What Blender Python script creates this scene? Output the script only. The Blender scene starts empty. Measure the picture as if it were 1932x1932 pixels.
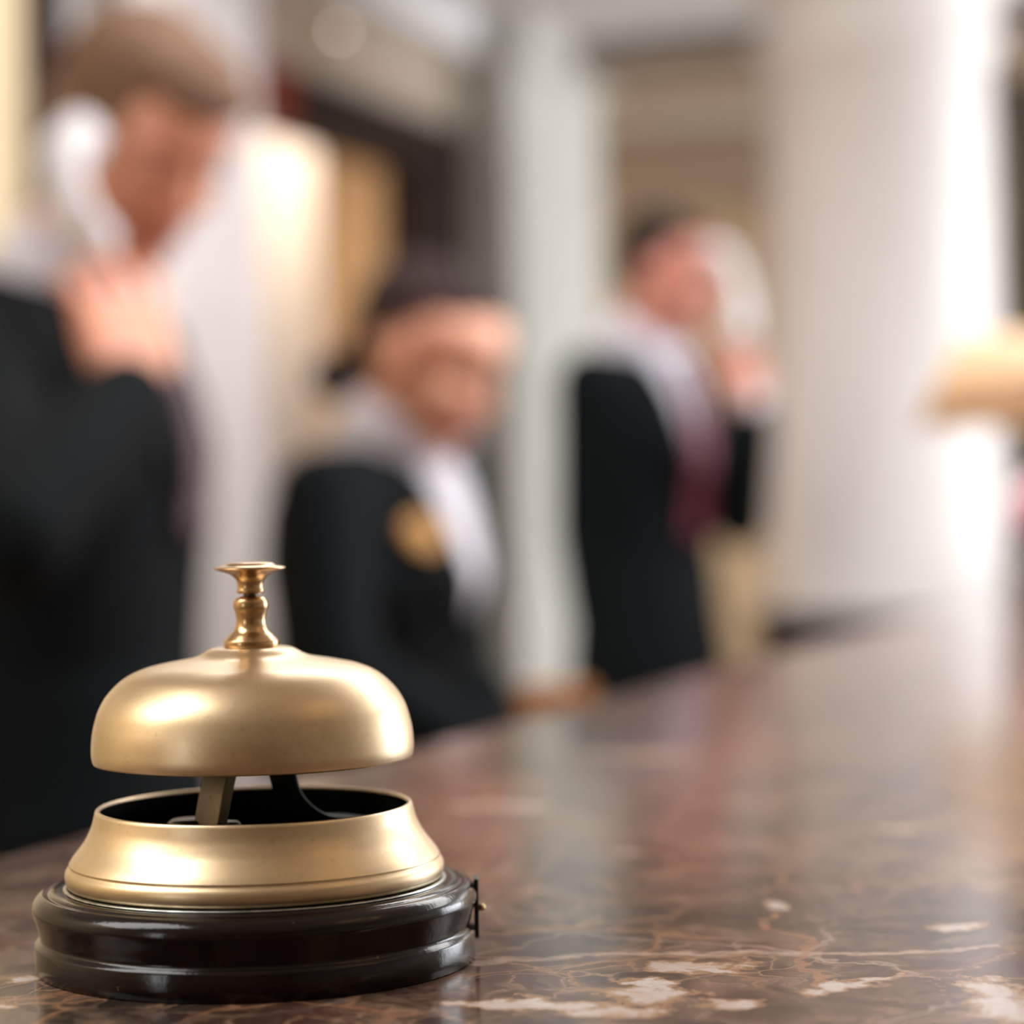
import bpy, bmesh, math, random
from mathutils import Vector, Matrix, Euler
from mathutils.bvhtree import BVHTree
random.seed(7)
C = bpy.context.scene.collection
SC = bpy.context.scene
PI = math.pi

# ------------------------------------------------------------------ camera
F = 4600.0; TOP = 1.10; CAMZ = TOP + 0.1143; ROLL = math.radians(1.1)
cd = bpy.data.cameras.new('camera'); cam = bpy.data.objects.new('camera', cd); C.objects.link(cam)
cd.sensor_fit = 'HORIZONTAL'; cd.sensor_width = 24.0; cd.lens = F / 1932 * 24.0
PITCH = math.atan(20 / F)
cam.matrix_world = Matrix.Translation((0, 0, CAMZ)) @ Matrix.Rotation(PI / 2 - PITCH, 4, 'X') @ Matrix.Rotation(-ROLL, 4, 'Z')
cd.clip_start = 0.01; cd.clip_end = 100
cd.dof.use_dof = True; cd.dof.focus_distance = 0.585; cd.dof.aperture_fstop = 3.9; cd.dof.aperture_blades = 0
SC.camera = cam
CM = cam.matrix_world.copy()

def at(px, py, Y):
    d = CM.to_3x3() @ Vector(((px - 966) / F, -(py - 966) / F, -1))
    return CM.translation + d * (Y / d.y)
def on_top(px, py):
    d = CM.to_3x3() @ Vector(((px - 966) / F, -(py - 966) / F, -1))
    return CM.translation + d * ((TOP - CAMZ) / d.z)

# room axes: s runs along the reception counter, t to the left of it
U = Vector((0.349, 0.937, 0)).normalized(); N = Vector((-U.y, U.x, 0))
YAW = math.atan2(U.y, U.x)
def R(s, t, z=0): return U * s + N * t + Vector((0, 0, z))
ROOM = Matrix.Rotation(YAW, 4, 'Z')          # local x = s, local y = t

# ------------------------------------------------------------------ world, lights, exposure
w = bpy.data.worlds.new('world'); SC.world = w; w.use_nodes = True
w.node_tree.nodes['Background'].inputs[0].default_value = (0.86, 0.93, 1.0, 1)
w.node_tree.nodes['Background'].inputs[1].default_value = 1.6
SC.view_settings.view_transform = 'Standard'; SC.view_settings.look = 'None'
SC.view_settings.gamma = 1; SC.view_settings.use_curve_mapping = False
SC.view_settings.exposure = 0.0
SC.cycles.use_denoising = True
SC.cycles.adaptive_threshold = 0.02; SC.cycles.max_bounces = 6; SC.cycles.diffuse_bounces = 4; SC.cycles.glossy_bounces = 4
SC.cycles.sample_clamp_indirect = 4.0

def area(name, loc, target, sx, sy, power, col):
    l = bpy.data.lights.new(name, 'AREA'); l.shape = 'RECTANGLE'; l.size = sx; l.size_y = sy
    l.energy = power; l.color = col
    o = bpy.data.objects.new(name, l); C.objects.link(o); o.location = loc
    o.rotation_euler = (Vector(target) - Vector(loc)).to_track_quat('-Z', 'Y').to_euler()
    return o
# daylight coming in at the right-hand windows and the windows behind the viewer
area('window_daylight_right', R(7.3, -3.7, 1.55), R(7.1, 0, 1.55), 4.6, 1.9, 270, (0.92, 0.95, 1.0))
area('window_daylight_front', R(-3.7, 3.3, 1.6), R(0, 3.3, 1.6), 2.6, 1.6, 55, (0.97, 0.98, 1.0))
# ceiling panel for the dome highlight, then added unseen fill lights
area('ceiling_panel_and_fill', R(-0.3, 1.65, 2.52), R(-0.3, 1.65, 0), 1.9, 0.9, 46, (1.0, 0.975, 0.97))
area('ceiling_panel_and_fill', R(2.9, -0.8, 2.52), R(2.9, -0.8, 0), 2.2, 1.0, 54, (0.99, 0.975, 0.975))  # added fill, whitens the shell's right side as tall windows would
area('ceiling_panel_and_fill', R(8.6, 4.2, 2.4), R(8.7, 3.6, 0), 1.0, 1.0, 62, (1.0, 0.93, 0.84))  # added fill hidden behind the pilaster to brighten the back hall
area('ceiling_panel_and_fill', R(3.9, 1.75, 2.52), R(3.9, 1.75, 0), 2.4, 0.9, 17, (1.0, 0.98, 0.97))  # added fill over the staff and the wall behind them
area('ceiling_panel_and_fill', R(2.3, 0.7, 2.52), R(2.3, 0.7, 0), 1.2, 0.6, 19, (1.0, 0.97, 0.94))  # added fill to lift the two nearer faces
# warm lamp in the room beyond the dark wooden doorway
area('doorway_room_light', R(6.0, 2.8, 2.47), R(6.0, 3.0, 0), 1.4, 0.25, 9, (1.0, 0.82, 0.62))
area('doorway_room_light', R(5.4, 3.8, 2.45), R(5.4, 4.0, 0), 1.4, 0.8, 22, (1.0, 0.84, 0.66))
area('ceiling_fill_uplight', R(6.5, -1.5, 1.9), R(6.5, -1.5, 3), 1.6, 1.6, 70, (1.0, 0.97, 0.97))  # added upward fill out of view to whiten the ceiling, no fixture

# ------------------------------------------------------------------ materials
def srgb(r, g, b):
    f = lambda c: (c / 255 / 12.92) if c / 255 <= 0.04045 else ((c / 255 + 0.055) / 1.055) ** 2.4
    return (f(r), f(g), f(b), 1)
class NT:
    def __init__(s, name):
        s.m = bpy.data.materials.new(name); s.m.use_nodes = True; s.t = s.m.node_tree
        s.b = s.t.nodes['Principled BSDF']
    def n(s, typ, **kw):
        x = s.t.nodes.new(typ)
        for k, v in kw.items():
            if k.startswith('_'): setattr(x, k[1:], v)
        return x
    def l(s, a, b): s.t.links.new(a, b)
    def val(s, x, sock):
        if isinstance(x, bpy.types.NodeSocket): s.l(x, sock)
        else: sock.default_value = x
    def math(s, op, a, b=0.0, c=0.0, clamp=False):
        x = s.t.nodes.new('ShaderNodeMath'); x.operation = op; x.use_clamp = clamp
        s.val(a, x.inputs[0]); s.val(b, x.inputs[1])
        if op in ('MULTIPLY_ADD', 'SMOOTH_MIN', 'COMPARE'): s.val(c, x.inputs[2])
        return x.outputs[0]
    def noise(s, vec, scale, detail=4, rough=0.5, dist=0.0):
        x = s.t.nodes.new('ShaderNodeTexNoise'); s.l(vec, x.inputs['Vector'])
        x.inputs['Scale'].default_value = scale; x.inputs['Detail'].default_value = detail
        x.inputs['Roughness'].default_value = rough; x.inputs['Distortion'].default_value = dist
        return x
    def ramp(s, fac, stops, interp='LINEAR'):
        x = s.t.nodes.new('ShaderNodeValToRGB'); s.l(fac, x.inputs[0]); cr = x.color_ramp; cr.interpolation = interp
        while len(cr.elements) < len(stops): cr.elements.new(0.5)
        for e, (p, c) in zip(cr.elements, stops):
            e.position = p; e.color = c if isinstance(c, tuple) else (c, c, c, 1)
        return x.outputs[0]
    def mix(s, fac, a, b, mode='MIX'):
        x = s.t.nodes.new('ShaderNodeMix'); x.data_type = 'RGBA'; x.blend_type = mode
        s.val(fac, x.inputs[0]); s.val(a, x.inputs[6]); s.val(b, x.inputs[7])
        return x.outputs[2]
    def obj(s): return s.t.nodes.new('ShaderNodeTexCoord').outputs['Object']

def simple(name, col, rough=0.6, metal=0.0, var=0.06, scale=12, bump=0.0, bscale=200, coat=0.0, spec=0.5, sheen=0.0):
    m = NT(name); v = m.obj()
    nz = m.noise(v, scale, 4)
    lo = tuple(c * (1 - var * 2) for c in col[:3]) + (1,); hi = tuple(min(1, c * (1 + var * 2)) for c in col[:3]) + (1,)
    m.l(m.ramp(nz.outputs[0], [(0.3, lo), (0.7, hi)]), m.b.inputs['Base Color'])
    m.b.inputs['Roughness'].default_value = rough; m.b.inputs['Metallic'].default_value = metal
    m.b.inputs['Coat Weight'].default_value = coat; m.b.inputs['Specular IOR Level'].default_value = spec
    if sheen: m.b.inputs['Sheen Weight'].default_value = sheen
    if bump:
        bn = m.noise(v, bscale, 3); bp = m.t.nodes.new('ShaderNodeBump'); bp.inputs['Strength'].default_value = bump
        bp.inputs['Distance'].default_value = 0.001
        m.l(bn.outputs[0], bp.inputs['Height']); m.l(bp.outputs[0], m.b.inputs['Normal'])
    return m.m

def brass_mat(name, col, col2, rough, dark=0.35):
    m = NT(name); v = m.obj()
    a = m.noise(v, 38, 6, 0.6); b = m.noise(v, 420, 4, 0.6); c = m.noise(v, 1500, 2, 0.5)
    base = m.mix(m.ramp(a.outputs[0], [(0.35, 0.0), (0.68, 1.0)]), col, col2)
    specks = m.ramp(b.outputs[0], [(0.62, 0.0), (0.74, 1.0)])
    base = m.mix(m.math('MULTIPLY', specks, dark), base, tuple(x * 0.55 for x in col2[:3]) + (1,))
    m.l(base, m.b.inputs['Base Color']); m.b.inputs['Metallic'].default_value = 1.0; m.b.inputs['Coat Weight'].default_value = 0.55; m.b.inputs['Coat Roughness'].default_value = 0.26
    rr = m.math('MULTIPLY_ADD', a.outputs[0], 0.16, rough - 0.08)
    m.l(rr, m.b.inputs['Roughness'])
    bp = m.t.nodes.new('ShaderNodeBump'); bp.inputs['Strength'].default_value = 0.06; bp.inputs['Distance'].default_value = 0.0004
    m.l(b.outputs[0], bp.inputs['Height']); m.l(bp.outputs[0], m.b.inputs['Normal'])
    return m.m

M = {}
M['brass'] = brass_mat('satin_brass', (0.70, 0.545, 0.34, 1), (0.56, 0.42, 0.24, 1), 0.40)
M['brass_bright'] = brass_mat('polished_brass', (0.62, 0.41, 0.20, 1), (0.46, 0.28, 0.12, 1), 0.24, 0.25)
M['brass_dark'] = brass_mat('tarnished_brass', (0.16, 0.12, 0.065, 1), (0.06, 0.05, 0.03, 1), 0.42, 0.8)
M['iron'] = simple('blackened_metal', (0.02, 0.022, 0.02, 1), 0.35, 0.7, 0.3, 200)
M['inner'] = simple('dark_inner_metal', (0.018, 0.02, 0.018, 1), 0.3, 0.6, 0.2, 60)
M['steel'] = simple('dull_steel', (0.42, 0.44, 0.42, 1), 0.3, 1.0, 0.15, 300)
M['pin'] = simple('brass_pin', (0.55, 0.43, 0.22, 1), 0.3, 1.0, 0.1, 300)

def lacquer():
    m = NT('dark_lacquered_wood'); v = m.obj()
    mp = m.t.nodes.new('ShaderNodeMapping'); m.l(v, mp.inputs[0]); mp.inputs['Scale'].default_value = (1, 6, 6)
    g = m.noise(mp.outputs[0], 60, 6, 0.6, 0.5)
    base = m.ramp(g.outputs[0], [(0.3, (0.003, 0.002, 0.002, 1)), (0.7, (0.010, 0.0035, 0.0035, 1))])
    chips = m.noise(v, 310, 3, 0.5)
    msk = m.ramp(chips.outputs[0], [(0.735, 0.0), (0.76, 1.0)])
    base = m.mix(msk, base, (0.30, 0.22, 0.12, 1))
    m.l(base, m.b.inputs['Base Color'])
    m.b.inputs['Roughness'].default_value = 0.15; m.b.inputs['Specular IOR Level'].default_value = 0.34
    w2 = m.noise(v, 90, 5, 0.65); bp = m.t.nodes.new('ShaderNodeBump'); bp.inputs['Strength'].default_value = 0.28; bp.inputs['Distance'].default_value = 0.0006
    m.l(w2.outputs[0], bp.inputs['Height']); m.l(bp.outputs[0], m.b.inputs['Normal'])
    return m.m
M['lacquer'] = lacquer()

def marble():
    m = NT('brown_emperador_marble'); v = m.obj()
    # slab coordinates warped a little, so that veins wander
    wn = m.noise(v, 9, 5, 0.6); wv = m.t.nodes.new('ShaderNodeVectorMath'); wv.operation = 'MULTIPLY_ADD'
    m.l(wn.outputs['Color'], wv.inputs[0]); wv.inputs[1].default_value = (0.07, 0.07, 0.0); m.l(v, wv.inputs[2])
    wf = m.noise(v, 60, 4, 0.6); w2 = m.t.nodes.new('ShaderNodeVectorMath'); w2.operation = 'MULTIPLY_ADD'
    m.l(wf.outputs['Color'], w2.inputs[0]); w2.inputs[1].default_value = (0.012, 0.012, 0); m.l(wv.outputs[0], w2.inputs[2])
    V = w2.outputs[0]
    big = m.noise(V, 8, 7, 0.62)
    col = m.ramp(big.outputs[0], [(0.25, srgb(38, 34, 31)), (0.40, srgb(60, 51, 45)), (0.50, srgb(78, 64, 56)), (0.58, srgb(96, 64, 56)), (0.70, srgb(60, 51, 46))])
    mott = m.noise(V, 34, 8, 0.74, 0.9)
    col = m.mix(m.ramp(mott.outputs[0], [(0.48, 0.0), (0.68, 0.9)]), col, srgb(176, 146, 122))
    col = m.mix(m.ramp(mott.outputs[0], [(0.30, 0.6), (0.42, 0.0)]), col, srgb(40, 35, 31))
    fine = m.noise(V, 160, 6, 0.7)
    col = m.mix(m.ramp(fine.outputs[0], [(0.5, 0.0), (0.75, 0.5)]), col, srgb(140, 110, 92))
    # web of thin veins
    def web(scale, lo, hi, seed):
        vo = m.t.nodes.new('ShaderNodeTexVoronoi'); vo.feature = 'DISTANCE_TO_EDGE'; vo.inputs['Scale'].default_value = scale
        off = m.t.nodes.new('ShaderNodeVectorMath'); off.operation = 'ADD'; m.l(V, off.inputs[0]); off.inputs[1].default_value = (seed, seed * 2, 0)
        m.l(off.outputs[0], vo.inputs['Vector'])
        return m.ramp(vo.outputs['Distance'], [(lo, 1.0), (hi, 0.0)])
    mod = m.ramp(m.noise(v, 11, 3).outputs[0], [(0.38, 0.1), (0.56, 1.0)])
    col = m.mix(m.math('MULTIPLY', m.math('MULTIPLY', web(26, 0.0, 0.045, 3.1), mod), 0.85), col, srgb(190, 140, 105))
    mod3 = m.ramp(m.noise(v, 17, 4).outputs[0], [(0.45, 0.0), (0.62, 1.0)])
    col = m.mix(m.math('MULTIPLY', m.math('MULTIPLY', web(70, 0.0, 0.06, 5.3), mod3), 0.8), col, srgb(196, 158, 130))
    mod2 = m.ramp(m.noise(v, 6, 3).outputs[0], [(0.45, 0.15), (0.6, 1.0)])
    col = m.mix(m.math('MULTIPLY', m.math('MULTIPLY', web(9, 0.0, 0.012, 7.7), mod2), 0.9), col, srgb(216, 190, 172))
    # white calcite patches with tan rims
    sep = m.t.nodes.new('ShaderNodeSeparateXYZ'); m.l(V, sep.inputs[0])
    patches = []
    def patch(px, py, rx, ry, rot=0.0):
        p = on_top(px, py); ls = p.dot(U); lt = p.dot(N)
        # ellipse measured along the slab (x = s, y = t)
        dx = m.math('SUBTRACT', sep.outputs[0], ls + 0.041); dy = m.math('SUBTRACT', sep.outputs[1], lt + 0.041)
        c, s_ = math.cos(rot), math.sin(rot)
        a = m.math('ADD', m.math('MULTIPLY', dx, c / rx), m.math('MULTIPLY', dy, s_ / rx))
        b = m.math('SUBTRACT', m.math('MULTIPLY', dy, c / ry), m.math('MULTIPLY', dx, s_ / ry))
        d = m.math('SQRT', m.math('ADD', m.math('MULTIPLY', a, a), m.math('MULTIPLY', b, b)))
        patches.append(m.math('SUBTRACT', 1.35, d))
    A = math.radians(-64)   # roughly across the view
    for q in [(1340, 1829, .011, .005, A), (1235, 1880, .010, .010, A + .4), (1165, 1908, .009, .007, A), (1280, 1852, .006, .006, A), (985, 1888, .007, .006, A), (915, 1888, .004, .004, A),
              (1625, 1862, .009, .005, A), (1560, 1868, .005, .006, A), (1710, 1852, .006, .003, A), (1080, 1897, .006, .004, A), (1925, 1900, .007, .022, A), (1780, 1757, .007, .005, A), (1400, 1885, .005, .004, A),
              (1225, 1424, .010, .014, 0), (865, 1400, .008, .012, 0), (1680, 1567, .007, .010, 0), (1195, 1615, .004, .005, 0), (1440, 1700, .004, .004, 0),
              (985, 1520, .010, .014, A), (890, 1520, .009, .010, 0), (120, 1570, .012, .014, 0), (850, 1750, .006, .004, 0), (20, 1832, .008, .004, A), (60, 1880, .006, .004, A)]:
        patch(*q)
    mx = patches[0]
    for p in patches[1:]: mx = m.math('MAXIMUM', mx, p)
    tear = m.noise(v, 130, 5, 0.65)
    tear2 = m.noise(v, 48, 5, 0.7, 0.6)
    mx = m.math('ADD', mx, m.math('MULTIPLY', m.math('SUBTRACT', tear.outputs[0], 0.5), 2.6))
    mx = m.math('ADD', mx, m.math('MULTIPLY', m.math('SUBTRACT', tear2.outputs[0], 0.5), 3.4))
    col = m.mix(m.ramp(mx, [(-0.0, 0.0), (0.30, 0.9)]), col, srgb(196, 152, 112))
    col = m.mix(m.ramp(mx, [(0.38, 0.0), (0.75, 1.0)]), col, m.mix(m.ramp(mott.outputs[0], [(0.42, 0.0), (0.62, 1.0)]), srgb(246, 236, 234), srgb(222, 190, 166)))
    # the long pale hairline vein and a second one further back
    def line(p, q, wdt, colr, amt):
        nonlocal col
        a = on_top(*p); b = on_top(*q); a = Vector((a.dot(U), a.dot(N))); b = Vector((b.dot(U), b.dot(N)))
        a += Vector((.041, .041)); b += Vector((.041, .041))
        d = (b - a).normalized(); nn = Vector((-d.y, d.x)); L = (b - a).length
        dd = m.math('ABSOLUTE', m.math('SUBTRACT', m.math('ADD', m.math('MULTIPLY', sep.outputs[0], nn.x), m.math('MULTIPLY', sep.outputs[1], nn.y)), nn.dot(a)))
        al = m.math('SUBTRACT', m.math('ADD', m.math('MULTIPLY', sep.outputs[0], d.x), m.math('MULTIPLY', sep.outputs[1], d.y)), d.dot(a))
        inr = m.math('MULTIPLY', m.math('GREATER_THAN', al, 0.0), m.math('LESS_THAN', al, L))
        k = m.ramp(m.math('DIVIDE', dd, wdt), [(0.4, 1.0), (1.0, 0.0)])
        k = m.math('MULTIPLY', m.math('MULTIPLY', k, inr), m.ramp(tear.outputs[0], [(0.3, 0.3 * amt), (0.6, amt)]))
        col = m.mix(k, col, colr)
    line((905, 1815), (1880, 1797), .0030, srgb(226, 198, 178), 1.0)
    line((960, 1555), (1700, 1625), .007, srgb(170, 142, 124), 0.6)
    line((1440, 1715), (1600, 1860), .0022, srgb(196, 142, 106), 0.9)
    line((870, 1770), (1250, 1735), .0026, srgb(190, 150, 122), 0.8)
    line((700, 1500), (1150, 1560), .008, srgb(178, 152, 138), 0.55)
    col = m.mix(1.0, col, (0.68, 0.68, 0.68, 1), 'MULTIPLY')
    m.l(col, m.b.inputs['Base Color'])
    sm = m.noise(v, 14, 4)
    m.l(m.math('MULTIPLY_ADD', sm.outputs[0], 0.10, 0.08), m.b.inputs['Roughness'])
    m.b.inputs['IOR'].default_value = 1.35
    bp = m.t.nodes.new('ShaderNodeBump'); bp.inputs['Strength'].default_value = 0.12; bp.inputs['Distance'].default_value = 0.0003
    m.l(m.noise(v, 40, 5, 0.6).outputs[0], bp.inputs['Height']); m.l(bp.outputs[0], m.b.inputs['Normal'])
    return m.m
M['marble'] = marble()
M['wall_white'] = simple('white_wall_paint', srgb(226, 224, 220), 0.7, var=0.015)
M['pilaster'] = simple('pale_grey_plaster', srgb(196, 197, 190), 0.7, var=0.02)
M['ceiling'] = simple('white_ceiling_paint', srgb(232, 232, 234), 0.8, var=0.01)
M['taupe'] = simple('taupe_ceiling_beam', srgb(160, 146, 132), 0.7, var=0.03)
M['tan_wall'] = simple('tan_wallpaper', srgb(186, 166, 138), 0.75, var=0.05, scale=5)
M['ochre'] = simple('ochre_curtain', srgb(158, 128, 84), 0.85, var=0.12, scale=9)
M['cream'] = simple('cream_wall_paint', srgb(228, 206, 168), 0.7, var=0.03)
M['tan_room'] = simple('peach_tan_wall_paint', srgb(214, 184, 150), 0.7, var=0.05, scale=4)
M['over_door'] = simple('greige_wall_paint', srgb(186, 172, 156), 0.7, var=0.03)
M['column'] = simple('glossy_white_column_paint', srgb(232, 228, 226), 0.42, var=0.012)
M['sheer'] = simple('white_curtain_cloth', srgb(236, 230, 230), 0.85, var=0.02)
M['floor'] = simple('beige_stone_floor', srgb(176, 160, 142), 0.3, var=0.08, scale=3)
def wood(name, a, b, rough=0.35, sc=10):
    m = NT(name); v = m.obj(); mp = m.t.nodes.new('ShaderNodeMapping'); m.l(v, mp.inputs[0]); mp.inputs['Scale'].default_value = (3, 3, 0.35)
    g = m.noise(mp.outputs[0], sc, 6, 0.62, 1.2); m.l(m.ramp(g.outputs[0], [(0.3, a), (0.7, b)]), m.b.inputs['Base Color'])
    m.b.inputs['Roughness'].default_value = rough; m.b.inputs['Specular IOR Level'].default_value = 0.2; return m.m
M['mahogany'] = wood('dark_mahogany', srgb(24, 8, 8), srgb(44, 16, 14), 0.55)
M['red_wood'] = wood('red_mahogany', srgb(112, 24, 12), srgb(150, 42, 22))
M['oak'] = wood('orange_oak', srgb(140, 92, 50), srgb(176, 124, 74))
M['panelling'] = wood('brown_wall_panelling', srgb(150, 128, 104), srgb(176, 154, 128), 0.5)
M['suit'] = simple('black_suit_wool', srgb(8, 14, 18), 0.85, var=0.15, scale=40, bump=0.3, bscale=900, spec=0.15)
M['suit2'] = simple('black_trouser_wool', srgb(8, 13, 17), 0.85, var=0.15, scale=40, spec=0.15)
M['shirt'] = simple('white_shirt_cotton', srgb(226, 226, 238), 0.8, var=0.02)
M['tie_grey'] = simple('grey_patterned_tie', srgb(92, 72, 80), 0.6, var=0.35, scale=60)
M['tie_red'] = simple('burgundy_patterned_tie', srgb(140, 66, 84), 0.6, var=0.3, scale=60)
M['phone'] = simple('white_phone_plastic', srgb(232, 232, 238), 0.3, var=0.01)
M['shoe'] = simple('black_shoe_leather', srgb(16, 15, 15), 0.25, var=0.1)
M['gold'] = simple('gold_badge_metal', srgb(176, 134, 82), 0.5, metal=0.6, var=0.1, scale=60)
M['eye'] = simple('eye_white', srgb(225, 220, 215), 0.2, var=0.01)
M['iris'] = simple('brown_iris', srgb(60, 40, 26), 0.15, var=0.1)
def skin(name, a, b):
    m = NT(name); v = m.obj(); n1 = m.noise(v, 14, 4); n2 = m.noise(v, 90, 4)
    c = m.mix(m.ramp(n1.outputs[0], [(0.35, 0.0), (0.65, 1.0)]), a, b)
    m.l(m.mix(m.math('MULTIPLY', n2.outputs[0], 0.2), c, tuple(x * 0.8 for x in b[:3]) + (1,)), m.b.inputs['Base Color'])
    m.b.inputs['Roughness'].default_value = 0.5; m.b.inputs['Subsurface Weight'].default_value = 0.12
    m.b.inputs['Subsurface Radius'].default_value = (0.01, 0.004, 0.002); return m.m
M['skin'] = skin('tanned_skin', srgb(240, 178, 148), srgb(228, 154, 126))
M['skin_fair'] = skin('fair_skin', srgb(242, 190, 164), srgb(232, 168, 142))
M['skin_pink'] = skin('pink_skin', srgb(226, 162, 146), srgb(210, 138, 122))
M['lip'] = simple('lips', srgb(206, 124, 110), 0.45, var=0.05)
def hair(name, a, b):
    m = NT(name); v = m.obj(); mp = m.t.nodes.new('ShaderNodeMapping'); m.l(v, mp.inputs[0]); mp.inputs['Scale'].default_value = (0.3, 2, 1)
    g = m.noise(mp.outputs[0], 130, 5, 0.6, 0.6); m.l(m.ramp(g.outputs[0], [(0.3, a), (0.7, b)]), m.b.inputs['Base Color'])
    m.b.inputs['Roughness'].default_value = 0.62; m.b.inputs['Specular IOR Level'].default_value = 0.25
    bp = m.t.nodes.new('ShaderNodeBump'); bp.inputs['Strength'].default_value = 0.6; bp.inputs['Distance'].default_value = 0.003
    m.l(g.outputs[0], bp.inputs['Height']); m.l(bp.outputs[0], m.b.inputs['Normal']); return m.m
M['hair_brown'] = hair('light_brown_hair', srgb(92, 68, 52), srgb(146, 114, 92))
M['hair_short'] = hair('clipped_brown_hair', srgb(134, 108, 92), srgb(170, 142, 126))
M['hair_dark'] = hair('dark_brown_hair', srgb(34, 22, 24), srgb(58, 38, 38))
M['hair_black'] = hair('near_black_hair', srgb(20, 16, 14), srgb(40, 32, 28))
M['shade'] = simple('beige_lampshade_cloth', srgb(222, 198, 168), 0.8, var=0.03)
def shade_mat():
    m = NT('beige_lampshade_cloth'); v = m.obj(); g = m.noise(v, 300, 2)
    m.l(m.ramp(g.outputs[0], [(0.3, srgb(226, 204, 176)), (0.7, srgb(236, 216, 190))]), m.b.inputs['Base Color']); m.b.inputs['Roughness'].default_value = .85
    tr = m.t.nodes.new('ShaderNodeBsdfTranslucent'); tr.inputs[0].default_value = srgb(238, 216, 186); mx = m.t.nodes.new('ShaderNodeMixShader'); mx.inputs[0].default_value = .4
    m.l(m.b.outputs[0], mx.inputs[1]); m.l(tr.outputs[0], mx.inputs[2]); m.l(mx.outputs[0], m.t.nodes['Material Output'].inputs['Surface']); return m.m
M['shade'] = shade_mat()
M['petal'] = simple('pink_petals', srgb(226, 158, 176), 0.6, var=0.12, scale=60)
M['petal_white'] = simple('cream_petals', srgb(240, 226, 226), 0.6, var=0.05, scale=60)
M['leaf'] = simple('green_leaves', srgb(88, 104, 84), 0.5, var=0.2, scale=60)
M['vase'] = simple('grey_glazed_ceramic', srgb(160, 150, 154), 0.25, var=0.05)
M['olive'] = simple('dark_olive_wood', srgb(74, 66, 44), 0.4, var=0.15, scale=6)
M['paper'] = simple('white_paper', srgb(235, 235, 232), 0.8, var=0.01)

# ------------------------------------------------------------------ mesh helpers
def link(name, me, mat, parent=None, smooth=True, mw=None):
    o = bpy.data.objects.new(name, me); C.objects.link(o)
    for mm in (mat if isinstance(mat, (list, tuple)) else [mat]):
        if mm: me.materials.append(mm)
    if smooth:
        for p in me.polygons: p.use_smooth = True
    if mw is not None: o.matrix_world = mw
    if parent: o.parent = parent
    return o
def bm_obj(name, bm, mat, parent=None, smooth=True, mw=None, bevel=0.0):
    bmesh.ops.recalc_face_normals(bm, faces=bm.faces)
    me = bpy.data.meshes.new(name); bm.to_mesh(me); bm.free()
    o = link(name, me, mat, parent, smooth, mw)
    if bevel:
        b = o.modifiers.new('bevel', 'BEVEL'); b.width = bevel; b.segments = 3; b.limit_method = 'ANGLE'
        for p in me.polygons: p.use_smooth = False
    return o
def thing(name, label, cat, loc, rz=0.0, group=None):
    o = bpy.data.objects.new(name, None); C.objects.link(o); o.location = loc; o.rotation_euler = (0, 0, rz)
    o.empty_display_size = 0.05; o['label'] = label; o['category'] = cat
    if group: o['group'] = group
    return o
def structure(o, label=None):
    o['kind'] = 'structure'
    if label: o['label'] = label
    return o
def box(bm, c, s, m=None):
    r = bmesh.ops.create_cube(bm, size=1.0)
    for v in r['verts']:
        v.co = Vector((v.co.x * s[0] + c[0], v.co.y * s[1] + c[1], v.co.z * s[2] + c[2]))
        if m is not None: v.co = m @ v.co
    return r['verts']
def lathe(prof, seg=96, close=False):
    bm = bmesh.new(); rings = []
    for r, z in prof:
        if r < 1e-6: rings.append([bm.verts.new((0, 0, z))])
        else: rings.append([bm.verts.new((r * math.cos(2 * PI * i / seg), r * math.sin(2 * PI * i / seg), z)) for i in range(seg)])
    prs = list(zip(rings, rings[1:]))
    if close: prs.append((rings[-1], rings[0]))
    for a, b in prs:
        for i in range(seg):
            j = (i + 1) % seg
            if len(a) == 1 and len(b) == 1: continue
            if len(a) == 1: bm.faces.new((a[0], b[i], b[j]))
            elif len(b) == 1: bm.faces.new((a[i], b[0], a[j]))
            else: bm.faces.new((a[i], b[i], b[j], a[j]))
    return bm
def spline(pts, n=6):
    """Catmull-Rom through (r,z) points."""
    out = []
    P = [pts[0]] + list(pts) + [pts[-1]]
    for i in range(1, len(P) - 2):
        p0, p1, p2, p3 = [Vector(p) for p in P[i - 1:i + 3]]
        for k in range(n):
            t = k / n
            out.append(tuple(0.5 * ((2 * p1) + (p2 - p0) * t + (2 * p0 - 5 * p1 + 4 * p2 - p3) * t * t + (-p0 + 3 * p1 - 3 * p2 + p3) * t ** 3)))
    out.append(tuple(pts[-1])); return out
def capsule(bm, a, b, ra, rb, seg=14):
    a = Vector(a); b = Vector(b); d = b - a; L = d.length
    if L < 1e-6: d = Vector((0, 0, 1)); L = 1e-6
    q = d.to_track_quat('Z', 'Y').to_matrix().to_4x4(); mw = Matrix.Translation(a) @ q
    rings = []
    for k in range(5):
        th = -PI / 2 + (PI / 2) * k / 4; rings.append((ra * math.cos(th), ra * math.sin(th)))
    for k in range(5):
        th = (PI / 2) * k / 4; rings.append((rb * math.cos(th), L + rb * math.sin(th)))
    prev = None
    for r, z in rings:
        if r < 1e-5: cur = [bm.verts.new(mw @ Vector((0, 0, z)))]
        else: cur = [bm.verts.new(mw @ Vector((r * math.cos(2 * PI * i / seg), r * math.sin(2 * PI * i / seg), z))) for i in range(seg)]
        if prev:
            for i in range(seg):
                j = (i + 1) % seg
                if len(prev) == 1: bm.faces.new((prev[0], cur[j], cur[i]))
                elif len(cur) == 1: bm.faces.new((prev[i], prev[j], cur[0]))
                else: bm.faces.new((prev[i], prev[j], cur[j], cur[i]))
        prev = cur
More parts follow.
